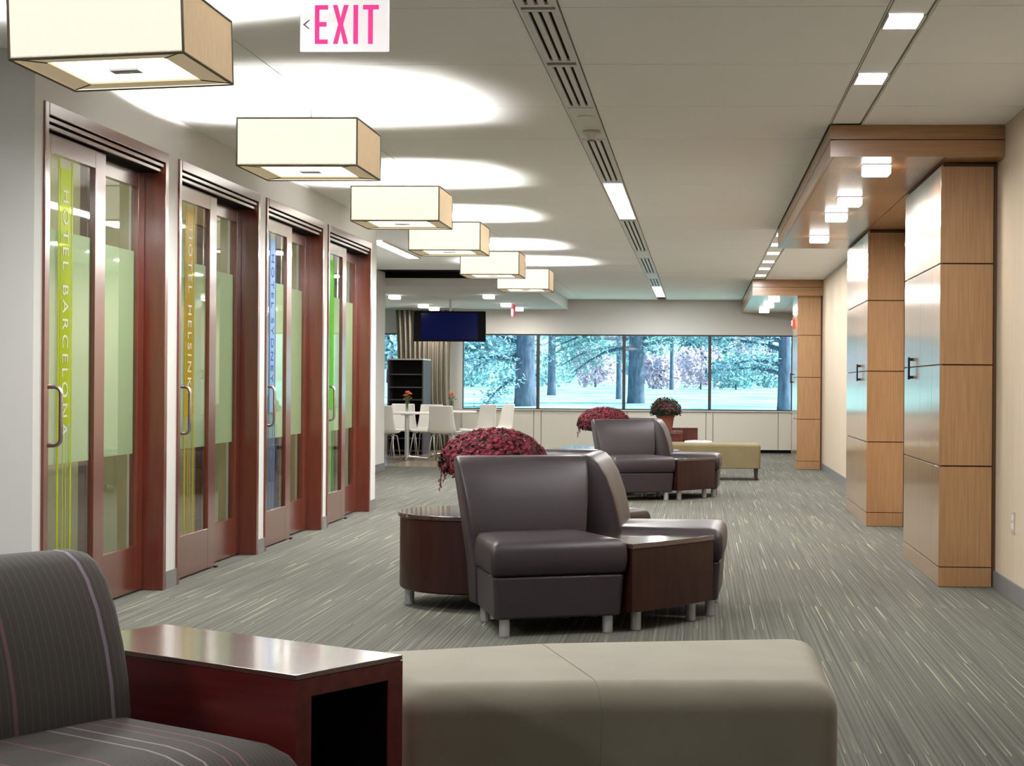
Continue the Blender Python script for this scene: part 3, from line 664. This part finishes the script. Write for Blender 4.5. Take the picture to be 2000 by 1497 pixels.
PK, LV = (.26, .15, .17), (.33, .28, .36)
MT['stripeseat'] = stripes('striped_seat_cloth', [(-.185, .0035, PK), (-.224, .003, PK), (-.277, .0035, (.36, .32, .32)), (-.327, .0035, (.36, .32, .32)), (-.45, .0035, PK), (-.58, .0035, PK)], .0125)
MT['stripeback'] = stripes('striped_back_cloth', [(-.150, .005, LV), (-.402, .0045, PK), (-.62, .0045, LV)], .019)
t = thing('striped_armless_chair', 'charcoal pinstriped armless chair cut off at the lower left corner', 'chair', (FX, FY, 0), FR)
xa, xb = -.735, -.035
def rrect(x0, x1, y0, y1, r): return rounded([(x0, y0), (x1, y0), (x1, y1), (x0, y1)], r)
rows = []
for ins, z in ((.02, .16), (.0, .19), (-.005, .30), (.004, .365), (.028, .402), (.065, .425), (.12, .438), (.18, .443)):
    rows.append([(x, y, z) for x, y in rrect(xa + ins * .7, xb - ins * .7, -.085 + ins * 1.0, .45, .035)])
c = MB().grid(rows, True); n = len(rows[0]); c.f.append(tuple(range(n - 1, -1, -1))); c.f.append(tuple(range((len(rows) - 1) * n, len(rows) * n)))
c.build('seat_cushion', 'stripeseat', t, smooth=True)
prof = [(.455, .12), (.440, .30), (.418, .44), (.428, .52), (.448, .60), (.478, .68), (.515, .745), (.550, .783), (.590, .803), (.635, .806), (.675, .79), (.700, .755), (.708, .70), (.705, .40), (.70, .12)]
rows = []
for s, q in ((0, .06), (.008, .025), (.025, .006), (.06, 0), (.2, 0), (.45, 0), (.6, 0), (.655, 0), (.69, .006), (.707, .025), (.715, .06)):
    rows.append([(-.085 - s * .92, y + (.57 - y) * q * 3.5, z + (.45 - z) * q * .9) for y, z in prof])
b = MB().grid(rows); k = len(prof); b.f.append(tuple(range(k))); b.f.append(tuple(range(11 * k - 1, 10 * k - 1, -1)))
b.build('backrest', 'stripeback', t, smooth=True, fix=True)
for x, y in ((-.66, 0), (-.11, 0), (-.66, .62), (-.11, .62)): MB().lathe([(.018, 0), (.026, .16)], 10, (x, y, 0)).build('leg', 'darkleg', t)

def bench(lab, poly_, z0, z1, m, legs, seam, loc, r=.075):
    t = thing('upholstered_bench', lab, 'bench', loc); lp = [(x - loc[0], y - loc[1]) for x, y in poly_]
    cx = sum(x for x, y in lp) / len(lp); cy = sum(y for x, y in lp) / len(lp)
    def inset(d):
        out = []; n = len(lp)
        for i in range(n):
            p, a, b = Vector(lp[i]), Vector(lp[i - 1]), Vector(lp[(i + 1) % n]); u = (p - a).normalized(); v = (b - p).normalized()
            nu, nv = Vector((-u.y, u.x)), Vector((-v.y, v.x)); k = (nu + nv); k = k / max(.3, k.dot(nu)); q = p + k * d; out.append((q.x, q.y))
        return out
    rows = []
    for i in range(8):
        a = R(90 * i / 7); rows.append([(x, y, z1 - r + r * math.sin(a)) for x, y in rounded(inset(r - r * math.cos(a)), .05, 5)])
    rows = [[(x, y, z0) for x, y in rounded(inset(.004), .05, 5)], [(x, y, z0 + .01) for x, y in rounded(inset(0), .05, 5)]] + rows
    n = len(rows[0]); g = MB().grid(rows, True); g.f.append(tuple(range(n - 1, -1, -1))); g.f.append(tuple(range((len(rows) - 1) * n, len(rows) * n)))
    ob_ = g.build('seat', m, t, smooth=True)
    md = ob_.modifiers.new('wn', 'WEIGHTED_NORMAL'); md.keep_sharp = True
    if seam:
        MB().tube([(x - loc[0], y - loc[1], z) for x, y, z in seam], .0018, 6).build('seam', m + 'seam', t)
    for x, y in legs: MB().prism([(x - .016 - loc[0], y - .016 - loc[1]), (x + .016 - loc[0], y - .016 - loc[1]), (x + .016 - loc[0], y + .016 - loc[1]), (x - .016 - loc[0], y + .016 - loc[1])], 0, z0 + .002, [(x - .026 - loc[0], y - .026 - loc[1]), (x + .026 - loc[0], y - .026 - loc[1]), (x + .026 - loc[0], y + .026 - loc[1]), (x - .026 - loc[0], y + .026 - loc[1])]).build('leg', 'darkleg', t)
    return t
MT['benchseam'] = mat('bench_seam', (.29, .26, .20), .8); MT['bench2seam'] = MT['benchseam']
bp_ = [(-.70, 4.02), (-.235, 4.10), (.352, 4.15), (.352, 4.975), (-.46, 4.80), (-1.05, 4.53)]
bench('wide taupe upholstered bench across the foreground', bp_, .15, .46, 'bench', [(-.62, 4.1), (.27, 4.22), (.27, 4.86), (-.95, 4.45)],
      [(-.235, 4.1, .16)] + [(-.235 - .306 * .08 * (1 - math.cos(R(10 * i))), 4.1 + .952 * .08 * (1 - math.cos(R(10 * i))), .385 + .075 * math.sin(R(10 * i))) for i in range(10)] + [(-.44, 4.73, .460)], (-.2, 4.5, 0))

# far seating group by the window
bench('olive green upholstered bench by the far windows', [(-.40, 21.25), (.79, 21.25), (.79, 21.88), (-.40, 21.88)], .15, .465, 'bench2', [(.735, 21.31), (.745, 21.82), (-.34, 21.31), (-.34, 21.82)], None, (.2, 21.55, 0), .04)
t = thing('side_table', 'far dark cherry side table holding a terracotta pot', 'table', (-.27, 22.15, 0))
B(-.28, .26, .25, .30, .0, .635).build('back_panel', 'cherryH', t); B(-.28, .06, -.16, .25, .56, .60).build('tabletop', 'cherrytop', t, bevel=.002)
B(-.28, -.24, -.16, .25, 0, .56).build('side_panel', 'cherryH', t); B(.02, .06, -.16, .25, 0, .56).build('side_panel', 'cherryH', t); B(-.24, .02, -.15, -.12, .30, .56).build('front_panel', 'cherryH', t)
m3 = potted_mum('small dark red mum in a terracotta pot by the windows', 11, .195, .16, .275, 'terra', .21, 260, .016, ('petaldark', 'petaldark'), False)
m3.location = (-.44, 22.2, .601)
t = thing('magazine', 'open white magazine lying on the olive bench', 'magazine', (.0, 21.66, .466), R(-12))
MB().add([(-.16, -.11, 0), (0, -.11, 0), (0, .11, 0), (-.16, .11, 0), (-.16, -.11, .02), (-.06, -.11, .026), (0, -.11, .018), (-.16, .11, .02), (-.06, .11, .026), (0, .11, .018)],
         [(3, 2, 1, 0), (4, 5, 8, 7), (5, 6, 9, 8), (0, 1, 6, 5, 4), (2, 3, 7, 8, 9), (0, 4, 7, 3), (1, 2, 9, 6)]).build('left_pages', 'paper', t)
MB().add([(0.001, -.11, 0), (.16, -.11, 0), (.16, .11, 0), (0.001, .11, 0), (0.001, -.11, .018), (.07, -.11, .024), (.16, -.11, .012), (0.001, .11, .018), (.07, .11, .024), (.16, .11, .012)],
         [(3, 2, 1, 0), (4, 5, 8, 7), (5, 6, 9, 8), (0, 1, 6, 5, 4), (2, 3, 7, 8, 9), (0, 4, 7, 3), (1, 2, 9, 6)]).build('right_pages', 'paper', t)

# ------------------------------------------------------------------ dining area
def dining_table(lab):
    t = thing('bistro_table', lab, 'table', group='round white bistro tables')
    MB().lathe([(.40, .722), (.43, .728), (.43, .748), (.425, .752)], 40).build('tabletop', 'white', t)
    MB().lathe([(.036, .03), (.036, .70), (.10, .705), (.10, .722)], 18).build('column', 'chrome', t, smooth=True, bevel=.002)
    for k in range(4):
        a = R(8 + 90 * k); MB().tube([(.03 * math.cos(a), .03 * math.sin(a), .05), (.33 * math.cos(a), .33 * math.sin(a), .025)], .020, 8, .012).build('foot', 'chrome', t)
    return t
tb = dining_table('nearer round white bistro table at left with orange flowers'); tb.location = (-4.56, 25.95, .004)
dup(tb, (-4.12, 27.62, .004), R(20), 'second round white bistro table behind the white chairs')
def shell_chair(lab):
    t = thing('shell_chair', lab, 'chair', group='white shell chairs around the bistro tables')
    prof = [(-.235, .425, .20), (-.215, .445, .215), (-.12, .443, .225), (.02, .432, .23), (.12, .432, .23), (.175, .455, .228), (.20, .51, .222), (.215, .60, .205), (.235, .72, .195), (.262, .845, .19), (.266, .862, .185)]
    rows = []
    for s in (-1, -.92, -.6, 0, .6, .92, 1):
        lift = .022 if abs(s) == 1 else (.012 if abs(s) > .9 else 0)
        rows.append([(w * s, y - (lift if z > .5 else 0), z + (lift if z < .5 else 0)) for y, z, w in prof])
    o = MB().grid(rows).build('shell', 'white', t, smooth=True); md = o.modifiers.new('solid', 'SOLIDIFY'); md.thickness = .012
    for x, y in ((-1, -1), (1, -1), (1, 1), (-1, 1)):
        MB().tube([(x * .10, y * .10, .425), (x * .17, y * .16, .39), (x * .215, y * .22, 0)], .009, 8).build('leg', 'chrome', t, smooth=True)
    MB().box(-.10, .10, -.012, .012, .41, .424).box(-.012, .012, -.10, .10, .41, .424).build('seat_bracket', 'chrome', t)
    return t
sc0 = None
for x, y, a, lab in ((-4.80, 25.30, 178, 'white shell chair at far left, seen from behind and half hidden by the pier'), (-4.84, 27.25, 14, 'white shell chair facing the viewer behind the nearer orange flowers'),
                     (-4.36, 26.62, -10, 'white shell chair behind the nearer table, facing the viewer right of the flowers'),
                     (-3.92, 25.70, 172, 'white shell chair seen from behind in the middle of the group'), (-3.60, 27.15, -38, 'white shell chair turned left at the second table'), (-3.40, 28.0, -52, 'rightmost white shell chair, a narrow strip behind the one turned left')):
    if not sc0: sc0 = shell_chair(lab); sc0.location = (x, y, .004); sc0.rotation_euler.z = R(a)
    else: dup(sc0, (x, y, .004), R(a), lab)
def vase(lab, seed):
    rng = random.Random(seed); t = thing('flower_vase', lab, 'vase', group='vases on the bistro tables')
    MB().lathe([(.028, 0), (.032, .004), (.036, .16), (.033, .16), (.029, .01)], 16).build('vase', 'clear', t, smooth=True)
    st = MB(); fl = MB()
    for k in range(7):
        a = k * 2.4; r = .02 + .045 * (k % 3) / 2; p = Vector((r * math.cos(a), r * math.sin(a), .25 + rng.uniform(0, .07)))
        st.tube([(0, 0, .02), p * .5 + Vector((0, 0, .04)), p], .004, 5)
        for q in range(3): blossom(fl, p + Vector((0, 0, .01 * q - .01)), Vector((p.x * 4, p.y * 4, 1)), .042 - .010 * q, rng)
        d = Vector((math.cos(a + 1), math.sin(a + 1), .3)) * .06; st.add([p * .7, p * .7 + d * .5 + Vector((0, 0, .02)), p * .7 + d], [(0, 1, 2)])
    st.build('stems', 'stem', t); fl.build('blossoms', 'rose', t); return t
vase('clear vase of orange flowers on the nearer bistro table', 2).location = (-4.56, 25.95, .757)
vase('clear vase of orange flowers on the second bistro table', 5).location = (-4.09, 27.5, .757)

t = thing('television', 'black wall television with dark blue screen hung under the bulkhead', 'television', (-3.986, 26.5, 1.88))
MB().box(-.578, .578, 0, .07, 0, .485).build('housing', 'black', t, bevel=.006)
B(-.455, .455, -.003, 0, .03, .455).build('screen', 'screen', t)
B(-.15, .15, .07, .11, .15, .35).build('mount_plate', 'black', t); MB().tube([(0, .10, .25), (0, .10, .675)], .02, 10).build('ceiling_pole', 'whitemetal', t)

t = thing('bookcase', 'tall empty black bookcase with open shelves in front of the curtain', 'bookcase', (-4.955, 28.4, .004))
bx0, bx1, by0, by1 = -.305, .305, -.4, .4
B(bx0, bx0 + .02, by0, by1, 0, 1.60).build('side_panel', 'shelfside', t); B(bx1 - .02, bx1, by0, by1, 0, 1.60).build('side_panel', 'shelfside', t)
B(bx0, bx1, by0, by1, 1.60, 1.622).build('top_panel', 'whitemetal', t)
B(bx0 + .02, bx1 - .02, 0.0, .02, .0, 1.60).build('back_panel', 'shelfblack', t)
for z in (.05, .26, .48, .70, .915, 1.125, 1.345): B(bx0 + .02, bx1 - .02, by0 + .01, 0, z, z + .02).build('shelf', 'shelfside', t)

t = thing('curtain', 'gathered grey olive floor length curtain behind the television', 'curtain', (-4.9, 29.55, .02))
rows = []
for i in range(9):
    z = 2.50 * i / 8; f = 1 - .10 * math.sin(PI * i / 8)
    rows.append([((-.5 + j / 100) * 1.02 * f + (.03 if z < .9 else 0), .06 * math.sin(j * .72 + .25 * math.sin(j * .3)) * (1.1 - .35 * i / 8), z) for j in range(101)])
o = MB().grid(rows).build('drape', 'curtain', t, smooth=True); o.modifiers.new('solid', 'SOLIDIFY').thickness = .006
MB().tube([(-.62, 0, 2.515), (.62, 0, 2.515)], .012, 8).build('rail', 'satin', t)

# ------------------------------------------------------------------ outdoors
def gz(y): return .42 + .30 * min(1, max(0, (y - 31) / 11)) + .55 * min(1, max(0, (y - 42) / 70))
rows = [[(x, y, gz(y) + .06 * math.sin(x * .31 + y * .2)) for x in [-70 + 3.5 * i for i in range(41)]] for y in [30.6 + 2.5 * j for j in range(60)]]
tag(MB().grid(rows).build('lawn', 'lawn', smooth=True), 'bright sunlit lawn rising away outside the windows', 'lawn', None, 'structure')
def tufts(mb, p, n, size, rng, spread):
    for k in range(n):
        q = p + Vector((rng.gauss(0, spread), rng.gauss(0, spread), rng.gauss(0, spread * .5))); d = Vector((rng.gauss(0, 1), rng.gauss(0, 1), rng.gauss(-.15, .5))).normalized() * size * rng.uniform(.6, 1.3)
        s = d.orthogonal().normalized() * size * .16; mb.add([q - s, q + d, q + s], [(0, 1, 2)])
def pine(lab, x, y, r, seed, boughs, m='needle', lean=0, nt=36, ts=.13):
    rng = random.Random(seed); t = thing('pine_tree', lab, 'tree', (x, y, gz(y) - .1))
    MB().tube([(0, 0, 0), (lean * .1, 0, .35), (lean * .5, 0, 1.6), (lean, 0, 4), (lean * 1.2, 0, 8)], r * 1.12, 14, r * .55).build('trunk', 'bark', t, smooth=True)
    br = MB(); nd = MB()
    for z, dx, dy, dz in boughs + [(rng.uniform(3, 7), rng.choice((-1, 1)) * rng.uniform(.6, 1.2), rng.uniform(-1, 1), rng.uniform(-.5, .3)) for _ in range(8)]:
        a = Vector((lean * z / 4, 0, z)); pts = [a + Vector((dx * f, dy * f, dz * f ** 1.5 + .12 * math.sin(f * PI))) for f in (0, .25, .5, .75, 1)]
        br.tube(pts, .055, 6, .012)
        for f in [i / 16 for i in range(3, 17)]:
            i = min(3, int(f * 4)); p = pts[i].lerp(pts[i + 1], f * 4 - i); tufts(nd, p, nt // 3, ts, rng, .15)
            side = Vector((-dy, dx, 0)).normalized() * rng.choice((-1, 1)) * rng.uniform(.2, .6) + Vector((0, 0, rng.uniform(-.35, .15)))
            br.tube([p, p + side], .010, 4, .004); tufts(nd, p + side, nt // 3, ts, rng, .12)
    br.build('boughs', 'bark', t); nd.build('needles', m, t)['kind'] = 'stuff'
    return t
pine('thick pine trunk with drooping left boughs outside the leftmost pane', -4.17, 40, .27, 1, [(1.15, -1.5, -.3, .05), (1.6, -1.7, .1, .35), (1.3, -1.3, .5, -.25), (2.1, -1.6, .3, .1), (2.2, 1.4, .2, .2), (.75, -.9, -.2, -.55)], 'needle2')
pine('dark pine trunk at the left edge of the third pane', -1.58, 42, .22, 2, [(1.55, 2.1, -.2, .35), (1.7, 1.6, .3, .5), (1.9, -2.0, -.3, -.35), (2.2, -1.8, .2, -.2), (1.5, -1.6, .2, -.6), (2.1, 2.4, .1, .1)], 'needle')
pine('straight pine trunk at the right edge of the rightmost pane', 1.94, 38, .165, 3, [(1.5, -1.7, .2, .25), (1.15, -1.3, -.2, .0), (.95, -1.3, .3, .1), (1.9, -2.0, 0, .15), (2.1, -1.7, .3, -.1), (1.7, -1.9, -.3, .2)], 'needle2')
pine('slim pine trunk in the second pane', -5.3, 60, .16, 4, [(2.2, 1.8, 0, -.3), (2.5, -1.5, 0, -.2), (2.0, 2.2, .4, .2), (2.8, 2.4, -.4, -.2)], 'needle')
pine('slim pine trunk just left of the middle mullion', -2.35, 49, .085, 5, [(1.9, -2.2, .2, -.6), (2.2, -1.8, -.3, -.2), (1.6, -1.7, .1, -.5), (2.4, 1.6, .2, -.2)], 'needle')
pine('thin distant trunk standing on the sunny lawn in the third pane', -1.22, 75, .10, 6, [(3.2, 2.0, 0, .2), (3.4, -1.8, 0, .1)], 'needle')
def leafy(name, lab, x, y, rx, rz, m, seed, n, size, trunk=0, grp=None):
    rng = random.Random(seed); t = thing(name, lab, 'tree' if trunk else 'shrub', (x, y, gz(y) - .05), group=grp); mb = MB()
    for k in range(n):
        u, v = rng.random() * 2 * PI, math.acos(rng.uniform(-.9, 1)); rr = rng.uniform(.72, 1.05) * (1 + .18 * math.sin(3 * u + seed) * math.sin(2 * v))
        p = Vector((rx * rr * math.sin(v) * math.cos(u), rx * .7 * rr * math.sin(v) * math.sin(u), trunk + rz + rz * rr * math.cos(v)))
        d = Vector((rng.gauss(0, 1), rng.gauss(0, 1), rng.gauss(0, 1))).normalized() * size; s = d.orthogonal().normalized() * size * .5
        mb.add([p - d, p + s, p + d, p - s], [(0, 1, 2, 3)])
    mb.build('foliage', m, t)['kind'] = 'stuff'
    MB().tube([(0, 0, 0), (0, 0, trunk + rz)], .12 if trunk else .05, 7, .04).build('trunk', 'bark', t)
    return t
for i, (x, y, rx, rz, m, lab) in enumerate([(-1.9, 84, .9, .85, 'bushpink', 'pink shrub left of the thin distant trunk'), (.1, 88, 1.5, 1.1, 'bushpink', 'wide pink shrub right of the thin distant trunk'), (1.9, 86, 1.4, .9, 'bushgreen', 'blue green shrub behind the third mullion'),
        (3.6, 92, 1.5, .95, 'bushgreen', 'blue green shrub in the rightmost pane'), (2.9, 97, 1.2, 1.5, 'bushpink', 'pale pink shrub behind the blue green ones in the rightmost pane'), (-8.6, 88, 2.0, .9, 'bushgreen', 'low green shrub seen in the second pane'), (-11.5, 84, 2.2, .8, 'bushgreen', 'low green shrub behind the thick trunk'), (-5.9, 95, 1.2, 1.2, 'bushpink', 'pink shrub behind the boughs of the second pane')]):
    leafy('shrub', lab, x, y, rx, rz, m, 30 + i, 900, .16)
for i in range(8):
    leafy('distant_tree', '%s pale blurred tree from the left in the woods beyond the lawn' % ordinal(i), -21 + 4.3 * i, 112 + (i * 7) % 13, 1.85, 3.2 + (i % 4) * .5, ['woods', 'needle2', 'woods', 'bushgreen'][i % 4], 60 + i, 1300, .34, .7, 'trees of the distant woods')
